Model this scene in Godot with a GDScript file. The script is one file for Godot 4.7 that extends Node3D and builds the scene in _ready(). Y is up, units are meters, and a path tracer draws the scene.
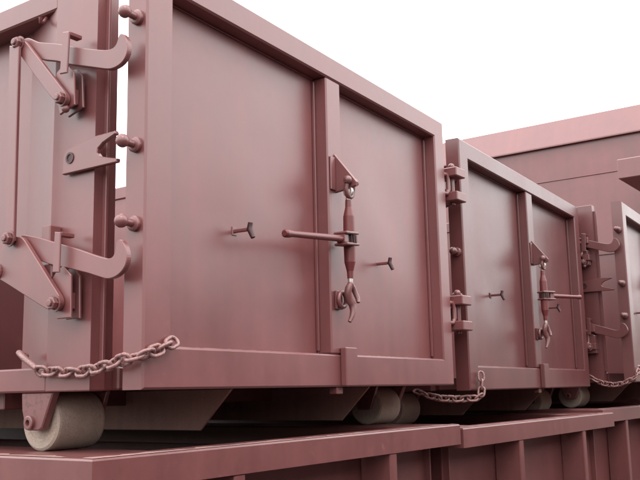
extends Node3D
# A yard of primer-painted roll-off containers, stacked two high in a row. Metres; x runs along the row, -z into it.

const UP_H := 1.46          # height of an upper container
const GROUND_Y := -1.87

# ------------------------------------------------------------------ mesh builder
class MB:
	var st := SurfaceTool.new()
	var any := false
	func _init():
		st.begin(Mesh.PRIMITIVE_TRIANGLES)
	func tri3(a: Vector3, b: Vector3, c: Vector3, na: Vector3, nb: Vector3, nc: Vector3):
		var n := (b - a).cross(c - a)
		if n.length_squared() < 1e-16: return
		any = true
		if n.dot(na + nb + nc) > 0.0:
			st.set_normal(na); st.add_vertex(a); st.set_normal(nc); st.add_vertex(c); st.set_normal(nb); st.add_vertex(b)
		else:
			st.set_normal(na); st.add_vertex(a); st.set_normal(nb); st.add_vertex(b); st.set_normal(nc); st.add_vertex(c)
	func tri(a: Vector3, b: Vector3, c: Vector3, hint: Vector3):
		var n := (b - a).cross(c - a).normalized()
		if n.dot(hint) < 0.0: n = -n
		tri3(a, b, c, n, n, n)
	func quad(a: Vector3, b: Vector3, c: Vector3, d: Vector3, hint: Vector3):
		tri(a, b, c, hint); tri(a, c, d, hint)
	# chamfered box between two corners, turned by t
	func box(lo: Vector3, hi: Vector3, bev := 0.003, t := Transform3D()):
		var c := (lo + hi) * 0.5
		var h := (hi - lo) * 0.5
		h = h.abs()
		bev = minf(bev, minf(h.x, minf(h.y, h.z)) * 0.8)
		var V := func(sx: float, sy: float, sz: float, ax: int) -> Vector3:
			var p := Vector3(sx * (h.x - bev), sy * (h.y - bev), sz * (h.z - bev))
			p[ax] = [sx, sy, sz][ax] * h[ax]
			return t * (c + p)
		for ax in 3:
			var u := (ax + 1) % 3
			var w := (ax + 2) % 3
			for s in [-1.0, 1.0]:
				var q := []
				for e in [[-1.0, -1.0], [1.0, -1.0], [1.0, 1.0], [-1.0, 1.0]]:
					var sg := [0.0, 0.0, 0.0]
					sg[ax] = s; sg[u] = e[0]; sg[w] = e[1]
					q.append(V.call(sg[0], sg[1], sg[2], ax))
				var hn := Vector3.ZERO
				hn[ax] = s
				quad(q[0], q[1], q[2], q[3], t.basis * hn)
		for ax in 3:      # edges running along ax
			var u := (ax + 1) % 3
			var w := (ax + 2) % 3
			for su in [-1.0, 1.0]:
				for sw in [-1.0, 1.0]:
					var q := []
					for k in [[-1.0, u], [1.0, u], [1.0, w], [-1.0, w]]:
						var sg := [0.0, 0.0, 0.0]
						sg[ax] = k[0]; sg[u] = su; sg[w] = sw
						q.append(V.call(sg[0], sg[1], sg[2], k[1]))
					var hn := Vector3.ZERO
					hn[u] = su; hn[w] = sw
					quad(q[0], q[1], q[2], q[3], t.basis * hn)
		for sx in [-1.0, 1.0]:
			for sy in [-1.0, 1.0]:
				for sz in [-1.0, 1.0]:
					tri(V.call(sx, sy, sz, 0), V.call(sx, sy, sz, 1), V.call(sx, sy, sz, 2), t.basis * Vector3(sx, sy, sz))
	# outline in (u, v) pushed from n0 to n1 along n, edges chamfered
	func prism(poly: PackedVector2Array, n0: float, n1: float, o: Vector3, u: Vector3, v: Vector3, n: Vector3, bev := 0.002):
		var cnt := poly.size()
		var area := 0.0
		for i in cnt: area += poly[i].cross(poly[(i + 1) % cnt])
		if area < 0: poly.reverse()
		bev = minf(bev, absf(n1 - n0) * 0.4)
		var ins := PackedVector2Array()
		var en := []
		for i in cnt:
			var d := (poly[(i + 1) % cnt] - poly[i]).normalized()
			en.append(Vector2(d.y, -d.x))
		for i in cnt:
			var a: Vector2 = en[(i + cnt - 1) % cnt]
			var b: Vector2 = en[i]
			var m := (a + b)
			m = m / maxf(0.3, 1.0 + a.dot(b))
			ins.append(poly[i] - m * bev)
		var P := func(q: Vector2, k: float) -> Vector3: return o + u * q.x + v * q.y + n * k
		var lo := minf(n0, n1)
		var hi := maxf(n0, n1)
		var idx := Geometry2D.triangulate_polygon(ins)
		for i in range(0, idx.size(), 3):
			tri(P.call(ins[idx[i]], hi), P.call(ins[idx[i + 1]], hi), P.call(ins[idx[i + 2]], hi), n)
			tri(P.call(ins[idx[i]], lo), P.call(ins[idx[i + 1]], lo), P.call(ins[idx[i + 2]], lo), -n)
		for i in cnt:
			var j := (i + 1) % cnt
			var h3: Vector3 = u * en[i].x + v * en[i].y
			quad(P.call(poly[i], lo + bev), P.call(poly[j], lo + bev), P.call(poly[j], hi - bev), P.call(poly[i], hi - bev), h3)
			quad(P.call(poly[i], hi - bev), P.call(poly[j], hi - bev), P.call(ins[j], hi), P.call(ins[i], hi), h3 + n)
			quad(P.call(poly[i], lo + bev), P.call(poly[j], lo + bev), P.call(ins[j], lo), P.call(ins[i], lo), h3 - n)
	# round bar along a path, radius per point
	func tube(path: Array, rad: Array, sides := 10, closed := false):
		var cnt := path.size()
		var rings := []
		var norms := []
		var ref := Vector3.ZERO
		for i in cnt:
			var a: Vector3 = path[(i + cnt - 1) % cnt] if closed or i > 0 else path[i]
			var b: Vector3 = path[(i + 1) % cnt] if closed or i < cnt - 1 else path[i]
			var d := (b - a).normalized()
			if ref == Vector3.ZERO:
				ref = d.cross(Vector3.UP if absf(d.y) < 0.9 else Vector3.RIGHT).normalized()
			ref = (ref - d * ref.dot(d)).normalized()
			var w := d.cross(ref)
			var ring := []
			var nn := []
			for k in sides:
				var an := TAU * k / sides
				var q := ref * cos(an) + w * sin(an)
				nn.append(q)
				ring.append(path[i] + q * float(rad[i % rad.size()]))
			rings.append(ring); norms.append(nn)
		for i in (cnt if closed else cnt - 1):
			var j := (i + 1) % cnt
			for k in sides:
				var l := (k + 1) % sides
				tri3(rings[i][k], rings[i][l], rings[j][l], norms[i][k], norms[i][l], norms[j][l])
				tri3(rings[i][k], rings[j][l], rings[j][k], norms[i][k], norms[j][l], norms[j][k])
		if not closed:
			for e in [[0, 1], [cnt - 1, cnt - 2]]:
				var hn: Vector3 = (path[e[0]] - path[e[1]]).normalized()
				for k in range(1, sides - 1):
					tri(rings[e[0]][0], rings[e[0]][k], rings[e[0]][k + 1], hn)
	# turned shape: profile of (distance along axis, radius)
	func lathe(o: Vector3, axis: Vector3, prof: Array, sides := 16, smooth := true):
		axis = axis.normalized()
		var r := axis.cross(Vector3.UP if absf(axis.y) < 0.9 else Vector3.RIGHT).normalized()
		var w := axis.cross(r)
		for i in prof.size() - 1:
			var p0: Vector2 = prof[i]
			var p1: Vector2 = prof[i + 1]
			var sl := Vector2(p1.y - p0.y, p1.x - p0.x)   # (axial part of normal is -dr, radial is dx)
			for k in sides:
				var a0 := TAU * k / sides
				var a1 := TAU * (k + 1) / sides
				var q0 := r * cos(a0) + w * sin(a0)
				var q1 := r * cos(a1) + w * sin(a1)
				var n0 := (q0 * sl.y - axis * sl.x).normalized()
				var n1 := (q1 * sl.y - axis * sl.x).normalized()
				if not smooth:
					n0 = (n0 + n1).normalized(); n1 = n0
				tri3(o + axis * p0.x + q0 * p0.y, o + axis * p0.x + q1 * p0.y, o + axis * p1.x + q1 * p1.y, n0, n1, n1)
				tri3(o + axis * p0.x + q0 * p0.y, o + axis * p1.x + q1 * p1.y, o + axis * p1.x + q0 * p1.y, n0, n1, n0)
	func ball(o: Vector3, rad: float, sides := 14):
		var rows := 8
		for i in rows:
			for k in sides:
				var q := []
				for e in [[i, k], [i, k + 1], [i + 1, k + 1], [i + 1, k]]:
					var th: float = PI * e[0] / rows
					var ph: float = TAU * e[1] / sides
					q.append(Vector3(sin(th) * cos(ph), cos(th), sin(th) * sin(ph)))
				tri3(o + q[0] * rad, o + q[1] * rad, o + q[2] * rad, q[0], q[1], q[2])
				tri3(o + q[0] * rad, o + q[2] * rad, o + q[3] * rad, q[0], q[2], q[3])
	# mitred rectangular frame: outer w x h, borders left/right/bottom/top, front face at z 0, back at -t
	func frame(w: float, h: float, bl: float, br: float, bb: float, bt: float, t: float, bev: float):
		var prof := [[0.0, 0.0, -t], [0.0, 0.0, -bev], [0.0, bev, 0.0], [1.0, -bev, 0.0], [1.0, 0.0, -bev], [1.0, 0.0, -t], [0.0, 0.0, -t]]
		for i in prof.size() - 1:
			var c := []
			for p in [prof[i], prof[i + 1]]:
				var l: float = p[0] * bl + p[1]
				var r: float = p[0] * br + p[1]
				var b: float = p[0] * bb + p[1]
				var tp: float = p[0] * bt + p[1]
				c.append([Vector3(l, b, p[2]), Vector3(w - r, b, p[2]), Vector3(w - r, h - tp, p[2]), Vector3(l, h - tp, p[2])])
			for k in 4:
				var j := (k + 1) % 4
				var outw: Vector3 = [Vector3.DOWN, Vector3.RIGHT, Vector3.UP, Vector3.LEFT][k]
				var hint: Vector3 = [outw, outw + Vector3.BACK, Vector3.BACK, Vector3.BACK - outw, -outw, Vector3.FORWARD][i]
				quad(c[0][k], c[0][j], c[1][j], c[1][k], hint)
	# sheet facing +z with a slight pillow and dents, sheet edge closed at the back
	func sheet(lo: Vector2, hi: Vector2, z: float, t: float, amp: float, seed_: int, nx := 22, ny := 16, m := Transform3D()):
		var nz := FastNoiseLite.new()
		nz.seed = seed_; nz.frequency = 1.1; nz.fractal_octaves = 2
		var P := func(i: int, j: int) -> Vector3:
			var x := lerpf(lo.x, hi.x, float(i) / nx)
			var y := lerpf(lo.y, hi.y, float(j) / ny)
			var e := sin(PI * float(i) / nx) * sin(PI * float(j) / ny)
			return m * Vector3(x, y, z + amp * e * (nz.get_noise_2d(x, y) * 1.6))
		var N := func(i: int, j: int) -> Vector3:
			var dx: Vector3 = P.call(mini(i + 1, nx), j) - P.call(maxi(i - 1, 0), j)
			var dy: Vector3 = P.call(i, mini(j + 1, ny)) - P.call(i, maxi(j - 1, 0))
			return dx.cross(dy).normalized()
		for i in nx:
			for j in ny:
				tri3(P.call(i, j), P.call(i + 1, j), P.call(i + 1, j + 1), N.call(i, j), N.call(i + 1, j), N.call(i + 1, j + 1))
				tri3(P.call(i, j), P.call(i + 1, j + 1), P.call(i, j + 1), N.call(i, j), N.call(i + 1, j + 1), N.call(i, j + 1))
		var b := m * Vector3(lo.x, lo.y, z - t)
		var c := m * Vector3(hi.x, lo.y, z - t)
		var d := m * Vector3(hi.x, hi.y, z - t)
		var e := m * Vector3(lo.x, hi.y, z - t)
		quad(b, c, d, e, m.basis * Vector3.FORWARD)
		quad(b, c, P.call(nx, 0), P.call(0, 0), m.basis * Vector3.DOWN)
		quad(e, d, P.call(nx, ny), P.call(0, ny), m.basis * Vector3.UP)
		quad(b, e, P.call(0, ny), P.call(0, 0), m.basis * Vector3.LEFT)
		quad(c, d, P.call(nx, ny), P.call(nx, 0), m.basis * Vector3.RIGHT)
	# lumpy weld bead between two points
	func bead(a: Vector3, b: Vector3, r: float, rng: RandomNumberGenerator):
		var cnt := int(clampf((b - a).length() / 0.022, 3, 90))
		var path := []
		var rad := []
		for i in cnt + 1:
			path.append(a.lerp(b, float(i) / cnt))
			rad.append(r * (0.75 + 0.5 * rng.randf()))
		tube(path, rad, 6)

# ------------------------------------------------------------------ scene helpers
var M := {}
var rng := RandomNumberGenerator.new()

func put(mb: MB, called: String, m: Material, parent: Node, at := Transform3D()) -> MeshInstance3D:
	var o := MeshInstance3D.new()
	o.name = called
	mb.st.index()
	o.mesh = mb.st.commit()
	o.material_override = m
	o.transform = at
	parent.add_child(o, true)
	return o

func tag(o: Node, label: String, category: String, group := ""):
	o.set_meta("label", label)
	o.set_meta("category", category)
	if group != "": o.set_meta("group", group)

func thing(called: String, at: Transform3D, label: String, category: String, group := "") -> Node3D:
	var o := Node3D.new()
	o.name = called
	add_child(o, true)
	o.transform = at
	tag(o, label, category, group)
	return o

func noise_bytes(seed_: int, freq: float, w: int, h: int, oct := 4) -> PackedByteArray:
	var n := FastNoiseLite.new()
	n.seed = seed_; n.frequency = freq; n.fractal_octaves = oct
	n.noise_type = FastNoiseLite.TYPE_SIMPLEX_SMOOTH
	var im := n.get_seamless_image(w, h, false, false, 0.15, true)
	im.convert(Image.FORMAT_L8)
	return im.get_data()

# paint, as it is: faded in clouds, streaked downwards, specked with dust and overspray
func paint(col: Color, seed_: int, metres: float, rough: float, streak := 1.0, specks := 1.0, spec := 0.5, patch := Color(0, 0, 0, 0), patch_at := 0.1) -> StandardMaterial3D:
	var s := 512
	var a := noise_bytes(seed_, 0.006, s, s, 4)
	var st := noise_bytes(seed_ + 1, 0.03, s, 16, 3)
	var f := noise_bytes(seed_ + 2, 0.12, s, s, 3)
	var g := noise_bytes(seed_ + 3, 0.035, s, s, 3)
	var im := Image.create(s, s, false, Image.FORMAT_RGB8)
	var ro := Image.create(s, s, false, Image.FORMAT_L8)
	var hm := Image.create(s, s, false, Image.FORMAT_L8)
	for y in s:
		var sy := (y * 16.0 / s)
		var y0 := int(sy) % 16
		var y1 := (y0 + 1) % 16
		var fy := sy - int(sy)
		for x in s:
			var i := y * s + x
			var na := a[i] / 255.0 - 0.5
			var ns := lerpf(st[y0 * s + x], st[y1 * s + x], fy) / 255.0 - 0.5
			var nf := f[i] / 255.0 - 0.5
			var ng := g[i] / 255.0 - 0.5
			var k := 1.0 + 0.12 * na + 0.07 * ns * streak + 0.05 * nf * specks + 0.04 * ng
			var c := Color(col.r * k, col.g * k, col.b * k)
			var dust := clampf((nf + ng * 0.6 - 0.40) * 4.0, 0.0, 1.0) * 0.35 * specks
			c = c.lerp(Color(0.62, 0.5, 0.48), dust)
			var dirt := clampf((-nf - ng * 0.7 - 0.45) * 3.0, 0.0, 1.0) * 0.5 * specks
			c = c.lerp(Color(0.22, 0.12, 0.10), dirt)
			var pt := clampf((ng * 0.9 + nf * 0.5 + na * 0.3 - patch_at) * 9.0, 0.0, 1.0) * patch.a
			c = c.lerp(Color(patch.r, patch.g, patch.b), pt)
			im.set_pixel(x, y, c)
			var rr := clampf(rough + 0.06 * na + 0.03 * ns + 0.04 * nf + dust * 0.4, 0.05, 1.0)
			ro.set_pixel(x, y, Color(rr, rr, rr))
			var hh := clampf(0.5 + 0.5 * nf + 0.2 * ng, 0, 1)
			hm.set_pixel(x, y, Color(hh, hh, hh))
	var m := StandardMaterial3D.new()
	m.albedo_texture = ImageTexture.create_from_image(im)
	m.roughness = 1.0
	m.roughness_texture = ImageTexture.create_from_image(ro)
	m.heightmap_enabled = true
	m.heightmap_texture = ImageTexture.create_from_image(hm)
	m.heightmap_scale = 0.008
	m.metallic_specular = spec
	m.uv1_triplanar = true
	m.uv1_world_triplanar = true
	m.uv1_scale = Vector3.ONE / metres
	return m

func poly(a: Array) -> PackedVector2Array:
	var p := PackedVector2Array()
	for i in range(0, a.size(), 2): p.append(Vector2(a[i], a[i + 1]))
	return p

# plates lying against the left side: outline in (z, y), thickness along x
func rounded(p: PackedVector2Array, times: int) -> PackedVector2Array:
	for t in times:
		var q := PackedVector2Array()
		for i in p.size():
			var a := p[i]
			var b := p[(i + 1) % p.size()]
			var cut := minf(0.25, 0.012 / maxf(a.distance_to(b), 0.001))
			q.append(a.lerp(b, cut)); q.append(b.lerp(a, cut))
		p = q
	return p

func side_plate(mb: MB, outline: Array, x0: float, x1: float, bev := 0.0025, soft := 0):
	mb.prism(rounded(poly(outline), soft), x0, x1, Vector3.ZERO, Vector3(0, 0, 1), Vector3(0, 1, 0), Vector3(1, 0, 0), bev)

func bolt(mb: MB, at: Vector3, axis: Vector3, r := 0.022, len := 0.03):
	mb.lathe(at, axis, [Vector2(0, 0), Vector2(0, r * 1.35), Vector2(0.005, r * 1.35), Vector2(0.005, r)], 14, false)
	mb.lathe(at, axis, [Vector2(0.005, r), Vector2(len * 0.7, r), Vector2(len * 0.8, r * 0.85), Vector2(len * 0.8, r * 0.55)], 6, false)
	mb.lathe(at, axis, [Vector2(len * 0.8, r * 0.55), Vector2(len, r * 0.55), Vector2(len * 1.05, r * 0.4), Vector2(len * 1.05, 0)], 10, false)

# ------------------------------------------------------------------ upper container
func gate_transform(w: float, ajar: float) -> Transform3D:
	var g := Vector3(cos(ajar), 0, -sin(ajar))
	return Transform3D(Basis(g, Vector3.UP, Vector3(sin(ajar), 0, cos(ajar))), Vector3(w, 0, 0) - g * w)

func make_gate(root: Node3D, w: float, ajar: float, seed_: int, m: Material):
	var H := UP_H
	var k := w / 2.4
	var fr := MB.new()
	fr.frame(w, H, 0.13, 0.12, 0.135, 0.105, 0.085, 0.007)
	var gate := put(fr, "gate", m, root, gate_transform(w, ajar))
	var c0 := 1.138 * k
	var c1 := 1.258 * k
	var b := MB.new()
	b.box(Vector3(c0, 0.136, -0.084), Vector3(c1, H - 0.106, -0.002), 0.006)
	put(b, "centre_stile", m, gate)
	b = MB.new()
	b.box(Vector3(1.2 * k, 0.002, 0.0), Vector3(1.3 * k, 0.165, 0.03), 0.004)
	b.box(Vector3(1.185 * k, -0.03, -0.05), Vector3(1.235 * k, -0.001, -0.01), 0.003)
	put(b, "drop_block", m, gate)
	for e in [[0.131, c0 - 0.001], [c1 + 0.001, w - 0.121]]:
		b = MB.new()
		b.sheet(Vector2(e[0], 0.136), Vector2(e[1], H - 0.106), -0.073, 0.006, 0.006, seed_ + int(e[0] * 10))
		put(b, "panel", m, gate)
		# narrow backing angle down the hinge side of each panel
		b = MB.new()
		b.box(Vector3(e[1] - 0.012, 0.15, -0.072), Vector3(e[1] - 0.002, H - 0.12, -0.058), 0.002)
		put(b, "backing_strip", m, gate)
	b = MB.new()
	for e in [[0.14, c0 - 0.01], [c1 + 0.01, w - 0.13]]:
		b.bead(Vector3(e[0], 0.137, -0.070), Vector3(e[1], 0.137, -0.070), 0.005, rng)
		b.bead(Vector3(e[0], H - 0.108, -0.070), Vector3(e[1], H - 0.108, -0.070), 0.005, rng)
	b.bead(Vector3(c0 - 0.001, 0.14, -0.07), Vector3(c0 - 0.001, 0.55, -0.07), 0.004, rng)
	b.bead(Vector3(0.132, 0.14, -0.07), Vector3(0.132, H - 0.12, -0.07), 0.005, rng)
	put(b, "weld_bead", m, gate)
	# latch knobs on the free edge
	for y in [1.222, 0.784, 0.524]:
		b = MB.new()
		b.lathe(Vector3(0, y, -0.04), Vector3.LEFT, [Vector2(0.0, 0.026), Vector2(0.012, 0.026), Vector2(0.016, 0.021), Vector2(0.018, 0.013), Vector2(0.05, 0.0125)], 14)
		b.ball(Vector3(-0.064, y, -0.04), 0.0225)
		put(b, "latch_knob", m, gate)
	# tarp hooks standing out of the panels: a peg with a forked end
	for s in [0.56 * k, 1.69 * k]:
		b = MB.new()
		b.box(Vector3(s - 0.006, 0.576, -0.074), Vector3(s + 0.006, 0.590, -0.006), 0.003)
		b.box(Vector3(s - 0.014, 0.566, -0.0745), Vector3(s + 0.014, 0.600, -0.069), 0.002)
		put(b, "hook_stem", m, gate)
		b = MB.new()
		b.tube([Vector3(s, 0.608, 0.004), Vector3(s, 0.583, -0.001), Vector3(s + 0.002, 0.55, 0.014)], [0.009, 0.011, 0.009], 8)
		put(b, "hook_fork", M.dark_paint, gate)
	# pointed lug that the binder's shackle hangs from, and the eye below
	b = MB.new()
	b.prism(poly([0.0, 1.012, -0.004, 1.012, -0.004, 0.838, 0.03, 0.842, 0.104, 0.856, 0.108, 0.872, 0.098, 0.886]), -0.009, 0.009, Vector3(1.2 * k, 0, 0), Vector3(0, 0, 1), Vector3(0, 1, 0), Vector3(1, 0, 0), 0.002)
	b.box(Vector3(1.15 * k, 0.845, -0.001), Vector3(1.19 * k, 0.995, 0.006), 0.003)
	put(b, "binder_lug", m, gate)
	b = MB.new()
	var ring := []
	for i in 16: ring.append(Vector3(1.19 * k + 0.03 * cos(TAU * i / 16.0), 0.366 + 0.032 * sin(TAU * i / 16.0), 0.024))
	b.tube(ring, [0.0095], 8, true)
	b.box(Vector3(1.165 * k, 0.325, -0.001), Vector3(1.215 * k, 0.405, 0.012), 0.003)
	put(b, "binder_eye", m, gate)
	# hinges on the other edge
	for y in [1.115, 0.39]:
		b = MB.new()
		b.tube([Vector3(w + 0.001, y - 0.055, -0.03), Vector3(w + 0.04, y - 0.055, -0.01), Vector3(w + 0.052, y - 0.03, -0.005), Vector3(w + 0.052, y + 0.03, -0.005), Vector3(w + 0.04, y + 0.055, -0.01), Vector3(w + 0.001, y + 0.055, -0.03)], [0.013], 10)
		put(b, "hinge_strap", m, gate)

func make_upper(x: float, y: float, z: float, w: float, ajar: float, seed_: int, label: String, coat: String) -> Node3D:
	var H := UP_H
	var L := 4.6
	var ZB := -0.094
	var m: Material = M[coat]
	var root := thing("roll_off_container", Transform3D(Basis(), Vector3(x, y, z)), label, "container", "containers in the upper row")
	var mirror := func(v: Array, right: bool) -> Array:
		var o := []
		for i in range(0, v.size(), 2):
			o.append(w - v[i] if right else v[i]); o.append(v[i + 1])
		return o
	for right in [false, true]:
		var sx := func(a: float) -> float: return w - a if right else a
		var b := MB.new()   # end post: bent plate with a slanting return to the wall
		b.prism(poly(mirror.call([0.0, ZB, 0.0, -0.315, 0.08, -0.56, 0.24, -0.56, 0.24, -0.53, 0.12, -0.50, 0.12, ZB - 0.03, 0.062, ZB - 0.03, 0.062, ZB], right)), 0.0, H, Vector3.ZERO, Vector3(1, 0, 0), Vector3(0, 0, 1), Vector3(0, 1, 0), 0.004)
		put(b, "end_post", m, root)
		b = MB.new()        # seal angle on the inner side of the post
		b.box(Vector3(minf(sx.call(0.036), sx.call(0.048)), 0.09, ZB - 0.001), Vector3(maxf(sx.call(0.036), sx.call(0.048)), H - 0.05, ZB + 0.018), 0.002)
		put(b, "seal_angle", m, root)
		b = MB.new()
		b.box(Vector3(minf(sx.call(0.0), sx.call(0.1)), 1.372, -L), Vector3(maxf(sx.call(0.0), sx.call(0.1)), H, -0.314), 0.006)
		put(b, "top_rail", m, root)
		b = MB.new()
		b.box(Vector3(minf(sx.call(0.0), sx.call(0.1)), 0.0, -L), Vector3(maxf(sx.call(0.0), sx.call(0.1)), 0.082, -0.317), 0.006)
		put(b, "bottom_rail", m, root)
		b = MB.new()
		var t := Transform3D(Basis(Vector3(0, 0, 1), Vector3.UP, Vector3(-1, 0, 0)), Vector3(0.081, 0, 0))
		if right: t = Transform3D(Basis(Vector3(0, 0, -1), Vector3.UP, Vector3(1, 0, 0)), Vector3(w - 0.081, 0, 0))
		if right: b.sheet(Vector2(0.555, 0.083), Vector2(L - 0.01, 1.371), 0, 0.006, 0.006, seed_ + 7, 30, 10, t)
		else: b.sheet(Vector2(-L + 0.01, 0.46), Vector2(-0.555, 1.371), 0, 0.006, 0.006, seed_ + 8, 30, 10, t)
		put(b, "side_wall", m, root)
		for i in 4:
			b = MB.new()
			var zc := -1.35 - i * 0.85
			b.box(Vector3(minf(sx.call(0.012), sx.call(0.079)), 0.083, zc - 0.04), Vector3(maxf(sx.call(0.012), sx.call(0.079)), 1.371, zc + 0.04), 0.006)
			put(b, "side_rib", m, root)
		if right: continue
		b = MB.new()        # the tub's foot slopes inward under the wall
		b.prism(poly(mirror.call([0.082, 0.452, 0.084, 0.459, 0.10, 0.459, 0.475, 0.088, 0.46, 0.083], right)), -L + 0.1, -0.561, Vector3.ZERO, Vector3(1, 0, 0), Vector3(0, 1, 0), Vector3(0, 0, 1), 0.001)
		put(b, "sloping_wall", m, root)
		b = MB.new()
		b.box(Vector3(minf(sx.call(0.242), sx.call(0.47)), 0.084, -0.555), Vector3(maxf(sx.call(0.242), sx.call(0.47)), 0.45, -0.54), 0.001)
		put(b, "gusset", m, root)
	var b := MB.new()
	b.box(Vector3(0.121, 0.0, -L + 0.02), Vector3(w - 0.121, H, -L + 0.08), 0.006)
	put(b, "front_wall", m, root)
	b = MB.new()
	b.box(Vector3(0.121, 0.03, -L + 0.081), Vector3(w - 0.121, 0.05, -0.221), 0.002)
	put(b, "floor_plate", m, root)
	b = MB.new()
	b.box(Vector3(0.122, 0.002, -0.22), Vector3(w - 0.122, 0.08, ZB - 0.002), 0.006)
	put(b, "rear_sill", m, root)
	for i in 7:
		b = MB.new()
		b.box(Vector3(0.103, -0.06, -0.75 - i * 0.55), Vector3(w - 0.103, 0.029, -0.69 - i * 0.55), 0.004)
		put(b, "cross_member", m, root)
	for xs in [0.70, 1.70]:
		xs *= w / 2.4
		b = MB.new()
		b.prism(poly([-0.10, -0.001, -0.265, -0.16, -L + 0.3, -0.16, -L + 0.3, -0.001]), xs, xs + 0.012, Vector3.ZERO, Vector3(0, 0, 1), Vector3(0, 1, 0), Vector3(1, 0, 0), 0.002)
		b.box(Vector3(xs + 0.013, -0.16, -L + 0.3), Vector3(xs + 0.07, -0.148, -0.36), 0.002)
		b.box(Vector3(xs + 0.013, -0.013, -L + 0.3), Vector3(xs + 0.07, -0.001, -0.24), 0.002)
		put(b, "skid_beam", M.dirty_paint, root)
	# rollers under the four corners
	for right in [false, true]:
		for zc in [-0.405, -L + 0.5]:
			var X := func(a: float) -> float: return w - a if right else a
			b = MB.new()
			var o := Vector3(X.call(0.05), -0.1, zc)
			var ax := Vector3.LEFT if right else Vector3.RIGHT
			b.lathe(o, ax, [Vector2(0.004, 0.0), Vector2(0.004, 0.06), Vector2(0.0, 0.064), Vector2(0.0, 0.090), Vector2(0.006, 0.0985), Vector2(0.014, 0.1), Vector2(0.195, 0.1), Vector2(0.203, 0.0985), Vector2(0.208, 0.09), Vector2(0.208, 0.0)], 40)
			var roller := put(b, "roller", M.roller, root)
			b = MB.new()
			b.prism(poly([-0.055, 0.099, -0.05, 0.04, -0.034, -0.006, -0.018, -0.028, 0.045, -0.028, 0.060, -0.02, 0.115, 0.099]), X.call(0.010), X.call(0.042), Vector3(0, -0.1, zc), Vector3(0, 0, 1), Vector3(0, 1, 0), Vector3(1, 0, 0), 0.004)
			put(b, "roller_bracket", M.worn_paint, root)
			b = MB.new()
			b.prism(poly([-0.055, 0.099, -0.034, -0.02, 0.045, -0.02, 0.09, 0.099]), X.call(0.266), X.call(0.284), Vector3(0, -0.1, zc), Vector3(0, 0, 1), Vector3(0, 1, 0), Vector3(1, 0, 0), 0.003)
			put(b, "roller_bracket", M.worn_paint, root)
			b = MB.new()
			b.lathe(Vector3(X.call(0.0095), -0.102, zc), -ax, [Vector2(0.0, 0.024), Vector2(0.01, 0.024), Vector2(0.012, 0.02), Vector2(0.012, 0.011), Vector2(-0.004, 0.010), Vector2(-0.004, 0.0)], 18)
			put(b, "axle_end", M.worn_paint, roller)
	# hinge lugs on the body
	for yc in [1.115, 0.39]:
		for dy in [-0.07, 0.07]:
			b = MB.new()
			b.box(Vector3(w + 0.045, yc + dy - 0.026, -0.115), Vector3(w + 0.16, yc + dy + 0.026, 0.05), 0.005)
			put(b, "hinge_lug", m, root)
		b = MB.new()
		b.box(Vector3(w + 0.001, yc - 0.105, -0.2), Vector3(w + 0.046, yc + 0.105, -0.1), 0.004)
		put(b, "hinge_plate", m, root)
		b = MB.new()
		b.tube([Vector3(w + 0.105, yc - 0.11, -0.01), Vector3(w + 0.105, yc + 0.105, -0.01)], [0.014], 10)
		b.ball(Vector3(w + 0.105, yc + 0.115, -0.01), 0.018)
		put(b, "hinge_pin", m, root)
	make_latch(root, m)
	make_gate(root, w, ajar, seed_, m)
	return root

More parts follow.
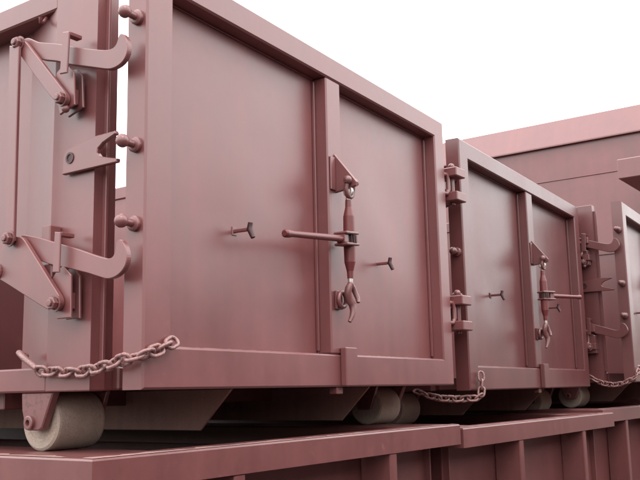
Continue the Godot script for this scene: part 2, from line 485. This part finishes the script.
func make_latch(root: Node3D, m: Material):
	var b := MB.new()
	side_plate(b, [-0.45, 1.262, -0.405, 1.268, -0.342, 1.232, -0.23, 1.198, -0.122, 1.156, -0.02, 1.123, 0.03, 1.109, 0.06, 1.112, 0.074, 1.126, 0.08, 1.15, 0.098, 1.152, 0.12, 1.125, 0.127, 1.095, 0.12, 1.068, 0.1, 1.049, 0.072, 1.040, 0.037, 1.040, -0.068, 1.075, -0.173, 1.109, -0.227, 1.133, -0.327, 1.163, -0.42, 1.225, -0.452, 1.235], -0.06, -0.04, 0.0025, 2)
	put(b, "latch_hook", m, root)
	b = MB.new()
	side_plate(b, [-0.425, 1.268, -0.385, 1.238, -0.15, 0.99, -0.146, 0.968, -0.165, 0.952, -0.192, 0.962, -0.245, 1.01, -0.41, 1.19, -0.445, 1.22, -0.447, 1.25], -0.080, -0.064, 0.0025, 2)
	put(b, "link_bar", m, root)
	b = MB.new()
	side_plate(b, [-0.238, 1.069, -0.229, 1.092, -0.206, 1.106, -0.166, 1.098, -0.138, 1.070, -0.129, 0.955, -0.207, 0.935, -0.222, 0.99], -0.062, -0.052)
	side_plate(b, [-0.238, 1.069, -0.229, 1.092, -0.206, 1.106, -0.166, 1.098, -0.138, 1.070, -0.129, 0.955, -0.207, 0.935, -0.222, 0.99], -0.026, -0.016)
	b.box(Vector3(-0.0515, 0.965, -0.205), Vector3(-0.0265, 1.02, -0.15), 0.003)
	b.box(Vector3(-0.0155, 0.965, -0.205), Vector3(-0.001, 1.05, -0.15), 0.003)
	put(b, "latch_bracket", m, root)
	b = MB.new()
	side_plate(b, [-0.168, 1.215, -0.134, 1.208, -0.140, 1.062, -0.178, 1.066], -0.090, -0.0815)
	b.box(Vector3(-0.0813, 1.198, -0.165), Vector3(-0.030, 1.212, -0.137), 0.002)
	put(b, "keeper_strap", m, root)
	b = MB.new()
	bolt(b, Vector3(-0.080, 1.238, -0.418), Vector3.LEFT, 0.021, 0.03)
	put(b, "bolt", M.worn_paint, root)
	b = MB.new()
	bolt(b, Vector3(-0.080, 0.978, -0.170), Vector3.LEFT, 0.02, 0.028)
	b.ball(Vector3(-0.07, 0.945, -0.165), 0.014)
	put(b, "bolt", M.worn_paint, root)
	b = MB.new()
	side_plate(b, [-0.455, 1.235, -0.40, 1.22, -0.388, 0.515, -0.425, 0.505, -0.438, 0.53], -0.098, -0.084)
	put(b, "push_rod", m, root)
	# lower hook and its bell crank
	b = MB.new()
	side_plate(b, [-0.405, 0.544, -0.305, 0.521, -0.198, 0.488, -0.096, 0.457, 0.003, 0.423, 0.05, 0.409, 0.074, 0.414, 0.085, 0.44, 0.086, 0.464, 0.106, 0.467, 0.128, 0.445, 0.14, 0.41, 0.132, 0.378, 0.1, 0.352, 0.052, 0.343, -0.044, 0.373, -0.143, 0.399, -0.221, 0.416, -0.301, 0.441, -0.38, 0.49], -0.06, -0.04, 0.0025, 2)
	put(b, "latch_hook", m, root)
	b = MB.new()
	side_plate(b, [-0.425, 0.536, -0.36, 0.527, -0.15, 0.302, -0.146, 0.28, -0.165, 0.258, -0.214, 0.266, -0.446, 0.375, -0.515, 0.405, -0.53, 0.425, -0.515, 0.445, -0.445, 0.52], -0.083, -0.064, 0.0025, 2)
	put(b, "bell_crank", m, root)
	b = MB.new()
	side_plate(b, [-0.226, 0.366, -0.197, 0.396, -0.167, 0.410, -0.125, 0.375, -0.120, 0.235, -0.190, 0.235, -0.214, 0.30], -0.062, -0.052)
	side_plate(b, [-0.226, 0.366, -0.197, 0.396, -0.167, 0.410, -0.125, 0.375, -0.120, 0.235, -0.190, 0.235, -0.214, 0.30], -0.026, -0.016)
	b.box(Vector3(-0.0515, 0.265, -0.195), Vector3(-0.0265, 0.32, -0.14), 0.003)
	b.box(Vector3(-0.0155, 0.265, -0.195), Vector3(-0.001, 0.35, -0.14), 0.003)
	put(b, "latch_bracket", m, root)
	b = MB.new()
	side_plate(b, [-0.176, 0.52, -0.146, 0.515, -0.148, 0.382, -0.182, 0.385], -0.092, -0.084)
	b.box(Vector3(-0.0838, 0.504, -0.173), Vector3(-0.030, 0.518, -0.149), 0.002)
	put(b, "keeper_strap", m, root)
	for p in [Vector3(-0.098, 0.522, -0.405), Vector3(-0.083, 0.418, -0.49), Vector3(-0.083, 0.283, -0.170)]:
		b = MB.new()
		bolt(b, p, Vector3.LEFT, 0.021, 0.028)
		put(b, "bolt", M.worn_paint, root)
	b = MB.new()    # stop blocks behind the lower hook
	b.box(Vector3(-0.05, 0.50, -0.30), Vector3(-0.001, 0.56, -0.255), 0.004)
	put(b, "stop_block", m, root)
	b = MB.new()
	b.box(Vector3(-0.05, 0.375, -0.30), Vector3(-0.001, 0.425, -0.24), 0.004)
	put(b, "stop_block", m, root)
	# notched guide plate for the middle knob
	b = MB.new()
	side_plate(b, [-0.232, 0.735, -0.228, 0.800, -0.208, 0.822, -0.070, 0.842, 0.030, 0.842, 0.034, 0.832, -0.03, 0.812, -0.053, 0.796, -0.055, 0.782, -0.043, 0.768, -0.004, 0.757, 0.042, 0.746, 0.040, 0.734], -0.024, -0.006)
	b.box(Vector3(-0.006, 0.75, -0.2), Vector3(-0.001, 0.82, -0.11), 0.001)
	put(b, "notch_plate", m, root)
	b = MB.new()
	b.lathe(Vector3(-0.0235, 0.787, -0.192), Vector3.LEFT, [Vector2(0.0, 0.020), Vector2(0.004, 0.020), Vector2(0.004, 0.013), Vector2(0.001, 0.012), Vector2(0.001, 0.0)], 16)
	put(b, "pin_hole", M.dark_paint, root)
	# small tarp hook under the top rail
	b = MB.new()
	b.tube([Vector3(0.02, 1.371, -0.40), Vector3(0.005, 1.345, -0.40), Vector3(-0.012, 1.338, -0.395), Vector3(-0.016, 1.355, -0.39)], [0.007], 8)
	put(b, "tarp_hook", m, root)

# ------------------------------------------------------------------ ratchet binder on a gate, in the gate's own axes
func make_binder(gx: Transform3D, k: float, tip: Vector3, label: String):
	var root := thing("ratchet_binder", gx * Transform3D(Basis(), Vector3(1.2 * k, 0, 0)), label, "load binder", "ratchet binders on the gates")
	var b := MB.new()
	# shackle: bow through the lug, pin across
	var bow := []
	for i in 13:
		var a := PI * i / 12.0
		bow.append(Vector3(0.03 * cos(a), 0.845 - 0.03 + 0.062 * (1.0 - sin(a)) * 0.0 - 0.036 * sin(a) + 0.03, 0.068))
	bow = [Vector3(0.026, 0.885, 0.075)] + bow + [Vector3(-0.026, 0.885, 0.075)]
	b.tube(bow, [0.010], 8)
	b.tube([Vector3(-0.045, 0.878, 0.076), Vector3(0.05, 0.878, 0.076)], [0.0115], 10)
	b.ball(Vector3(-0.03, 0.88, 0.076), 0.019, 10); b.ball(Vector3(0.03, 0.88, 0.076), 0.019, 10)
	put(b, "shackle", M.worn_paint, root)
	b = MB.new()
	var eye := []
	for i in 12: eye.append(Vector3(0.0, 0.836 + 0.02 * sin(TAU * i / 12.0), 0.062 + 0.018 * cos(TAU * i / 12.0)))
	b.tube(eye, [0.0075], 8, true)
	b.tube([Vector3(0, 0.83, 0.06), Vector3(0, 0.785, 0.06)], [0.011], 10)
	put(b, "upper_screw", M.steel, root)
	b = MB.new()
	b.lathe(Vector3(0, 0.455, 0.06), Vector3.UP, [Vector2(0, 0.0), Vector2(0, 0.013), Vector2(0.03, 0.0145), Vector2(0.07, 0.024), Vector2(0.14, 0.0255), Vector2(0.20, 0.0255), Vector2(0.27, 0.024), Vector2(0.31, 0.0145), Vector2(0.343, 0.013), Vector2(0.343, 0.0)], 16)
	put(b, "barrel", M.barrel, root)
	# ratchet head: two cheek plates with the gear between
	b = MB.new()
	var d := (tip - Vector3(0, 0.625, 0.06)).normalized()
	var side := d.cross(Vector3.UP).normalized()
	var hx := Transform3D(Basis(d, side.cross(d).normalized(), side), Vector3(0, 0.625, 0.06))
	for s in [-1.0, 1.0]:
		b.box(Vector3(-0.035, s * 0.024 - 0.006, -0.033), Vector3(0.085, s * 0.024 + 0.006, 0.033), 0.004, hx)
	b.box(Vector3(0.045, -0.018, -0.02), Vector3(0.084, 0.018, 0.02), 0.003, hx)
	put(b, "ratchet_head", M.worn_paint, root)
	b = MB.new()
	var prof := []
	for i in 16:
		var a0 := TAU * i / 16.0
		b.box(Vector3(0.026, -0.017, -0.004), Vector3(0.033, 0.017, 0.004), 0.001, hx * Transform3D(Basis(Vector3.UP, a0), Vector3.ZERO))
	b.lathe(hx * Vector3(0, -0.017, 0), hx.basis.y, [Vector2(0, 0.02), Vector2(0, 0.028), Vector2(0.034, 0.028), Vector2(0.034, 0.02)], 16)
	put(b, "gear", M.dark_paint, root)
	b = MB.new()
	var from := hx * Vector3(0.07, 0, 0)
	b.tube([from, from.lerp(tip, 0.1), from.lerp(tip, 0.5), from.lerp(tip, 0.88), from.lerp(tip, 0.93), from.lerp(tip, 0.985), tip], [0.0165, 0.0145, 0.0135, 0.0125, 0.0155, 0.0165, 0.011], 12)
	put(b, "handle", M.barrel, root)
	b = MB.new()
	b.tube([Vector3(0, 0.456, 0.06), Vector3(0, 0.425, 0.06)], [0.011], 10)
	put(b, "lower_screw", M.steel, root)
	b = MB.new()
	b.tube([Vector3(0, 0.43, 0.06), Vector3(-0.012, 0.415, 0.058), Vector3(-0.016, 0.39, 0.054), Vector3(-0.004, 0.362, 0.052), Vector3(0.012, 0.345, 0.058), Vector3(0.014, 0.32, 0.062), Vector3(0.004, 0.292, 0.060), Vector3(-0.008, 0.27, 0.055)], [0.013, 0.0155, 0.0165, 0.0165, 0.016, 0.014, 0.011, 0.008], 10)
	b.tube([Vector3(0, 0.43, 0.06), Vector3(0.016, 0.415, 0.064), Vector3(0.024, 0.395, 0.068), Vector3(0.030, 0.372, 0.076), Vector3(0.024, 0.352, 0.082)], [0.012, 0.012, 0.011, 0.011, 0.008], 10)
	b.ball(Vector3(0, 0.43, 0.06), 0.0145)
	put(b, "grab_hook", M.worn_paint, root)

# ------------------------------------------------------------------ chain along a path
func link_mesh(wire: float, length: float) -> ArrayMesh:
	var b := MB.new()
	var r := length * 0.30
	var h := length * 0.5 - r
	var path := []
	for i in 9: path.append(Vector3(h + r * sin(PI * i / 8.0), r * cos(PI * i / 8.0), 0))
	for i in 9: path.append(Vector3(-h - r * sin(PI * i / 8.0), -r * cos(PI * i / 8.0), 0))
	b.tube(path, [wire], 8, true)
	return b.st.commit()

func make_chain(pts: Array, hook: Array, at: Vector3, pitch: float, label: String):
	var root := thing("safety_chain", Transform3D(Basis(), at), label, "chain", "chains hanging from the gates")
	if hook.size():
		var b := MB.new()
		b.tube(hook, [0.0105, 0.0115, 0.0115, 0.0105], 10)
		b.ball(hook[0], 0.0115, 10)
		put(b, "chain_anchor", M.chain, root)
	var cv := Curve3D.new()
	for i in pts.size():
		var a: Vector3 = pts[maxi(i - 1, 0)]
		var c: Vector3 = pts[mini(i + 1, pts.size() - 1)]
		var t := (c - a) / 6.0
		cv.add_point(pts[i], -t, t)
	var mesh := link_mesh(pitch * 0.17, pitch * 1.45)
	var len := cv.get_baked_length()
	var n := int(round(len / pitch))
	for i in n:
		var s := (i + 0.5) * len / n
		var p := cv.sample_baked(s, true)
		var d := (cv.sample_baked(minf(s + 0.01, len), true) - cv.sample_baked(maxf(s - 0.01, 0), true)).normalized()
		var up := Vector3.UP if absf(d.y) < 0.9 else Vector3.RIGHT
		var w := d.cross(up).normalized()
		var u := w.cross(d).normalized()
		var roll := (PI / 4 if i % 2 == 0 else -PI / 4) + rng.randf_range(-0.35, 0.35)
		var y := u * cos(roll) + w * sin(roll)
		var bs := Basis(d, y, d.cross(y)).rotated(Vector3(rng.randf() - 0.5, rng.randf() - 0.5, rng.randf() - 0.5).normalized(), rng.randf() * 0.12)
		var o := MeshInstance3D.new()
		o.name = "chain_link"
		o.mesh = mesh
		o.material_override = M.chain
		o.transform = Transform3D(bs, p)
		root.add_child(o, true)

# ------------------------------------------------------------------ lower container
func make_lower(x: float, z: float, w: float, top: float, ribs: Array, seed_: int, label: String) -> Node3D:
	var root := thing("ribbed_container", Transform3D(Basis(), Vector3(x, top, z)), label, "container", "containers in the lower row")
	var m: Material = M.low_paint
	var H := top - GROUND_Y - 0.2      # rim to underside
	var L := 4.8
	var b := MB.new()
	# rim: front, back and both sides, mitred in one frame lying flat
	b.frame(w, L, 0.36, 0.36, 0.14, 0.14, 0.1, 0.006)
	put(b, "top_rim", m, root, Transform3D(Basis(Vector3(1, 0, 0), Vector3(0, 0, -1), Vector3(0, 1, 0)), Vector3.ZERO))
	# dust lying along the front and left edges of the rim
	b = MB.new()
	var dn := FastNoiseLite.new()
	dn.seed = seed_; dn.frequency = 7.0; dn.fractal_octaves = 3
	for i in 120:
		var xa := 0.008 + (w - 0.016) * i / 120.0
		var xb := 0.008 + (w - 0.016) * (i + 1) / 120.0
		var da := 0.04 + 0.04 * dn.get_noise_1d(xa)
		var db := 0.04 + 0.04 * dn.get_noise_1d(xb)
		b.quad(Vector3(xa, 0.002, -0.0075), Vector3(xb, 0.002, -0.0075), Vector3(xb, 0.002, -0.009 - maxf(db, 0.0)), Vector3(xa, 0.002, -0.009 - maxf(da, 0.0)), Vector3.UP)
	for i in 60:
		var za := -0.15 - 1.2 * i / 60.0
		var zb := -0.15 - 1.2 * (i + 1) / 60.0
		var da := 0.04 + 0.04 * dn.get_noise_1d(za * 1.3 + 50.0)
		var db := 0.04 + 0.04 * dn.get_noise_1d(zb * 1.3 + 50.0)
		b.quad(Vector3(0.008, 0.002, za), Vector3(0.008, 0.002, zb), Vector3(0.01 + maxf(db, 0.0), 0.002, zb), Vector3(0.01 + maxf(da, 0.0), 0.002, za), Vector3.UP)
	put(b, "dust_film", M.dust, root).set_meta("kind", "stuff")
	b = MB.new()
	b.sheet(Vector2(0.06, -H), Vector2(w - 0.07, -0.101), -0.165, 0.006, 0.006, seed_, 20, 10)
	put(b, "front_panel", m, root)
	b = MB.new()
	b.box(Vector3(0.06, -H, -L + 0.1), Vector3(w - 0.06, -0.101, -L + 0.12), 0.003)
	put(b, "back_panel", m, root)
	for right in [false, true]:
		b = MB.new()
		var xx := w - 0.1 if right else 0.08
		b.box(Vector3(xx, -H, -L + 0.121), Vector3(xx + 0.01, -0.101, -0.13), 0.002)
		put(b, "side_panel", m, root)
		for i in 4:
			b = MB.new()
			var x0 := w - 0.089 if right else 0.012
			b.box(Vector3(x0, -H, -0.55 - i * 1.05), Vector3(x0 + 0.067, -0.101, -0.45 - i * 1.05), 0.005)
			put(b, "side_rib", m, root)
	for r in ribs:
		b = MB.new()
		b.box(Vector3(r - 0.03, -H, -0.164), Vector3(r + 0.03, -0.101, -0.003), 0.005)
		put(b, "front_rib", m, root)
	b = MB.new()
	b.box(Vector3(0.02, -H - 0.06, -0.1), Vector3(w - 0.02, -H - 0.001, -0.02), 0.005)
	put(b, "bottom_rail", m, root)
	b = MB.new()
	b.box(Vector3(0.09, -H, -L + 0.122), Vector3(w - 0.101, -H + 0.02, -0.13), 0.002)
	put(b, "floor_plate", m, root)
	for right in [false, true]:
		for zc in [-0.4, -L + 0.5]:
			b = MB.new()
			var xx := w - 0.27 if right else 0.07
			b.lathe(Vector3(xx, -H - 0.1, zc), Vector3.RIGHT, [Vector2(0, 0), Vector2(0, 0.09), Vector2(0.012, 0.1), Vector2(0.188, 0.1), Vector2(0.2, 0.09), Vector2(0.2, 0)], 28)
			put(b, "roller", M.roller, root)
	return root

# ------------------------------------------------------------------ the scene
func _ready():
	rng.seed = 20240
	# camera
	var cam := Camera3D.new()
	cam.name = "camera"
	var r := Vector3(0.579, -0.021, 0.815).normalized()
	var f := Vector3(0.806, 0.169, -0.568).normalized()
	r = (r - f * r.dot(f)).normalized()
	cam.transform = Transform3D(Basis(r, r.cross(f), -f), Vector3(-1.912, -0.014, 2.176))
	cam.fov = 30.58
	cam.near = 0.05
	cam.far = 900.0
	add_child(cam)
	cam.current = true
	# overcast sky, brighter overhead than at the horizon
	var env := Environment.new()
	env.background_mode = Environment.BG_SKY
	var sky := Sky.new()
	var sm := ProceduralSkyMaterial.new()
	sm.sky_top_color = Color(0.99, 0.99, 0.99)
	sm.sky_horizon_color = Color(0.742, 0.742, 0.742)
	sm.sky_curve = 0.6
	sm.ground_bottom_color = Color(0.22, 0.21, 0.20)
	sm.ground_horizon_color = Color(0.36, 0.35, 0.34)
	sm.sun_angle_max = 1.0
	sm.energy_multiplier = 2.0
	sky.sky_material = sm
	env.sky = sky
	env.tonemap_mode = Environment.TONE_MAPPER_LINEAR
	env.tonemap_exposure = 2.42
	env.sdfgi_enabled = true
	env.ssao_enabled = true
	env.ssil_enabled = true
	var we := WorldEnvironment.new()
	we.name = "sky_environment"
	we.environment = env
	add_child(we)
	var sun := DirectionalLight3D.new()
	sun.name = "sun"
	sun.light_energy = 0.25
	sun.light_color = Color(1.0, 0.97, 0.93)
	sun.light_angular_distance = 25.0
	sun.shadow_enabled = true
	sun.transform = Transform3D(Basis.looking_at(Vector3(0.55, -1.5, -0.75), Vector3.UP), Vector3(0, 12, 0))
	add_child(sun)

	# materials
	M.paint = paint(Color(0.440, 0.254, 0.256), 11, 2.3, 0.37, 1.0, 0.35, 0.63)
	M.paint_shaded = paint(Color(0.370, 0.203, 0.205), 17, 2.2, 0.35, 1.0, 0.35, 0.61)  # same coat darkened: shading towards the lower right put into the colour
	M.low_paint = paint(Color(0.41, 0.235, 0.233), 31, 2.1, 0.38, 1.0, 0.7, 0.62)
	M.worn_paint = paint(Color(0.43, 0.26, 0.26), 51, 0.5, 0.42, 0.5, 2.0, 0.6, Color(0.27, 0.17, 0.15, 0.5), 0.14)
	M.dirty_paint = paint(Color(0.56, 0.42, 0.39), 71, 0.8, 0.7, 1.0, 2.0)
	M.dark_paint = paint(Color(0.24, 0.12, 0.125), 91, 0.5, 0.5, 0.5, 1.0)
	M.barrel = paint(Color(0.40, 0.17, 0.175), 101, 0.3, 0.42, 0.5, 1.0, 0.5, Color(0.24, 0.14, 0.13, 0.4), 0.15)
	M.chain = paint(Color(0.56, 0.39, 0.385), 111, 0.16, 0.42, 0.2, 2.0, 0.6, Color(0.22, 0.15, 0.13, 0.8), 0.04)
	M.roller = paint(Color(0.62, 0.56, 0.515), 121, 0.3, 0.85, 0.4, 5.0, 0.4, Color(0.50, 0.38, 0.35, 0.35), 0.09)
	M.roller.heightmap_scale = 0.22
	M.steel = StandardMaterial3D.new()
	M.steel.albedo_color = Color(0.78, 0.75, 0.73)
	M.steel.metallic = 0.8
	M.steel.roughness = 0.4
	M.ground = paint(Color(0.235, 0.22, 0.21), 131, 3.0, 0.95, 0.0, 2.0)
	M.ground.heightmap_scale = 1.5

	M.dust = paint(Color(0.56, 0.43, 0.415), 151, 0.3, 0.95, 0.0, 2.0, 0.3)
	M.added_hills = paint(Color(0.26, 0.28, 0.20), 141, 30.0, 0.95, 0.0, 1.0)

	# the yard
	var g := MB.new()
	g.quad(Vector3(-400, GROUND_Y, -400), Vector3(400, GROUND_Y, -400), Vector3(400, GROUND_Y, 400), Vector3(-400, GROUND_Y, 400), Vector3.UP)
	var ground := put(g, "ground", M.ground, self)
	ground.set_meta("kind", "structure")

	# unseen wooded ridge all round, added to block the low sky
	var hn := FastNoiseLite.new()
	hn.seed = 5; hn.frequency = 0.012; hn.fractal_octaves = 4
	var hb := MB.new()
	var HP := func(i: int, j: int) -> Vector3:
		var a := TAU * (i % 160) / 160.0
		var rr: float = [120.0, 135.0, 155.0, 185.0, 240.0][j]
		var p := Vector3(cos(a) * rr, 0, sin(a) * rr)
		p.y = GROUND_Y + [0.0, 0.55, 0.85, 1.0, 0.9][j] * 14.0 * (1.0 + 0.35 * hn.get_noise_2d(p.x, p.z)) + (0.0 if j == 0 else hn.get_noise_2d(p.x * 6.0, p.z * 6.0) * 2.0) - (0.3 if j == 0 else 0.0)
		return p
	for i in 160:
		for j in 4:
			hb.quad(HP.call(i, j), HP.call(i + 1, j), HP.call(i + 1, j + 1), HP.call(i, j + 1), Vector3.UP)
	put(hb, "added_hills", M.added_hills, self).set_meta("kind", "structure")

	# upper row
	var wA := 2.4
	var wB := 2.49
	make_upper(0.0, 0.0, 0.0, wA, 0.0611, 100, "nearest mauve container with the full latch gear and grey corner roller in view", "paint")
	make_upper(2.619, -0.031, -0.1695, wB, 0.0628, 200, "middle mauve container whose chain hangs below its gate corner", "paint_shaded")
	make_upper(5.234, 0.0, 0.0, 2.44, 0.0611, 300, "farthest mauve container with a pale gate cut by the right edge", "paint_shaded")
	# lower row
	make_lower(-0.14, 0.092, 2.40, -0.2, [0.12, 0.67, 1.73], 400, "lower dark red container under the nearest roller")
	make_lower(2.292, 0.092, 2.51, -0.222, [0.76, 1.85], 500, "second lower dark red container, with the chain swinging above its left end")
	make_lower(4.84, 0.0, 2.46, -0.2, [0.6, 1.6], 600, "third lower dark red container, at the lower right edge")
	# tall container behind
	var tall := thing("tall_container", Transform3D(Basis(), Vector3(7.85, 0, 0)), "tall pinkish container rising behind the row, its side wall under a deep rail", "container")
	var b := MB.new()
	b.prism(poly([0.0, 2.755, 0.0, 2.77, 0.17, 3.11, 0.21, 3.115, 0.21, 2.755]), -9.0, -0.08, Vector3.ZERO, Vector3(1, 0, 0), Vector3(0, 1, 0), Vector3(0, 0, 1), 0.006)
	put(b, "top_rail", M.paint, tall)
	var tt := Transform3D(Basis(Vector3(0, 0, 1), Vector3.UP, Vector3(-1, 0, 0)), Vector3(0.05, 0, 0))
	for e in [[GROUND_Y + 0.2, 2.352], [2.358, 2.754]]:
		b = MB.new()
		b.sheet(Vector2(-8.9, e[0]), Vector2(-0.17, e[1]), 0, 0.008, 0.008, 77, 40, 8, tt)
		put(b, "side_wall", M.paint, tall)
	b = MB.new()
	b.bead(Vector3(0.047, 2.355, -8.9), Vector3(0.047, 2.355, -0.17), 0.006, rng)
	put(b, "weld_bead", M.paint, tall)
	b = MB.new()
	b.box(Vector3(-1.13, 1.985, -0.283), Vector3(0.045, 2.185, 0.05), 0.008)
	put(b, "overhang_beam", M.paint, tall)
	b = MB.new()
	b.box(Vector3(0.165, GROUND_Y + 0.2, -9.0), Vector3(2.4, 3.0, -8.9), 0.01)
	b.box(Vector3(0.165, GROUND_Y + 0.2, -0.18), Vector3(2.4, 3.0, -0.08), 0.01)
	b.box(Vector3(2.3, GROUND_Y + 0.2, -8.89), Vector3(2.4, 3.0, -0.19), 0.01)
	put(b, "end_wall", M.paint, tall)
	b = MB.new()
	b.box(Vector3(0.0, GROUND_Y, -9.0), Vector3(0.2, GROUND_Y + 0.195, -0.08), 0.01)
	b.box(Vector3(2.2, GROUND_Y, -9.0), Vector3(2.4, GROUND_Y + 0.195, -0.08), 0.01)
	put(b, "ground_skid", M.paint, tall)

	# unseen row added behind the camera, two high, to darken the lower panels
	var across: Node3D = make_lower(0, 0, 2.45, -0.2, [0.6, 1.6], 700, "unseen ribbed container added behind the camera to darken the lower panels")
	across.set_meta("group", "unseen containers added to shade the row")
	for i in 8:
		for k in 2:
			var o: Node3D = across if i == 0 and k == 0 else across.duplicate()
			if o != across:
				o.name = "ribbed_container"
				add_child(o, true)
			o.transform = Transform3D(Basis(Vector3.UP, PI), Vector3(-1.0 + i * 2.6, [-0.2, 1.46][k], 4.35 + 0.03 * sin(i * 2.3 + k)))

	# ratchet binders on the gates
	var gA := gate_transform(wA, 0.0611)
	make_binder(gA, 1.0, Vector3(-0.55, 0.570, 0.095), "red ratchet binder on the nearest gate, handle pointing left")
	var gB := Transform3D(Basis(), Vector3(2.619, -0.031, -0.1695)) * gate_transform(wB, 0.0628)
	make_binder(gB, wB / 2.4, Vector3(0.36, 0.632, 0.21), "red ratchet binder on the middle gate, handle pointing right")
	# chains
	make_chain([Vector3(-0.028, 0.070, -0.315), Vector3(-0.026, 0.063, -0.21), Vector3(-0.026, 0.062, -0.10), Vector3(-0.034, 0.072, 0.0), Vector3(-0.036, 0.090, 0.09), Vector3(-0.018, 0.103, 0.158), Vector3(0.03, 0.117, 0.170), Vector3(0.085, 0.136, 0.166), Vector3(0.13, 0.152, 0.155)],
		[Vector3(-0.004, 0.125, -0.425), Vector3(-0.026, 0.135, -0.43), Vector3(-0.030, 0.112, -0.39), Vector3(-0.030, 0.078, -0.325)], Vector3.ZERO, 0.039, "pinkish chain sagging from the nearest container's corner post to its gate")
	make_chain([Vector3(2.735, 0.06, 0.0), Vector3(2.725, -0.02, 0.005), Vector3(2.70, -0.068, 0.0), Vector3(2.66, -0.075, -0.05), Vector3(2.61, -0.076, -0.13), Vector3(2.58, -0.065, -0.22), Vector3(2.59, -0.03, -0.34)],
		[], Vector3.ZERO, 0.039, "pinkish chain hanging below the middle gate's bottom left corner")
	make_chain([Vector3(5.205, 0.075, -0.28), Vector3(5.205, 0.045, -0.197), Vector3(5.205, 0.0, -0.11), Vector3(5.2, -0.018, 0.0), Vector3(5.2, 0.012, 0.115), Vector3(5.225, 0.06, 0.172), Vector3(5.30, 0.11, 0.17)],
		[], Vector3.ZERO, 0.039, "chain slung low across the farthest container's corner, at the right edge")
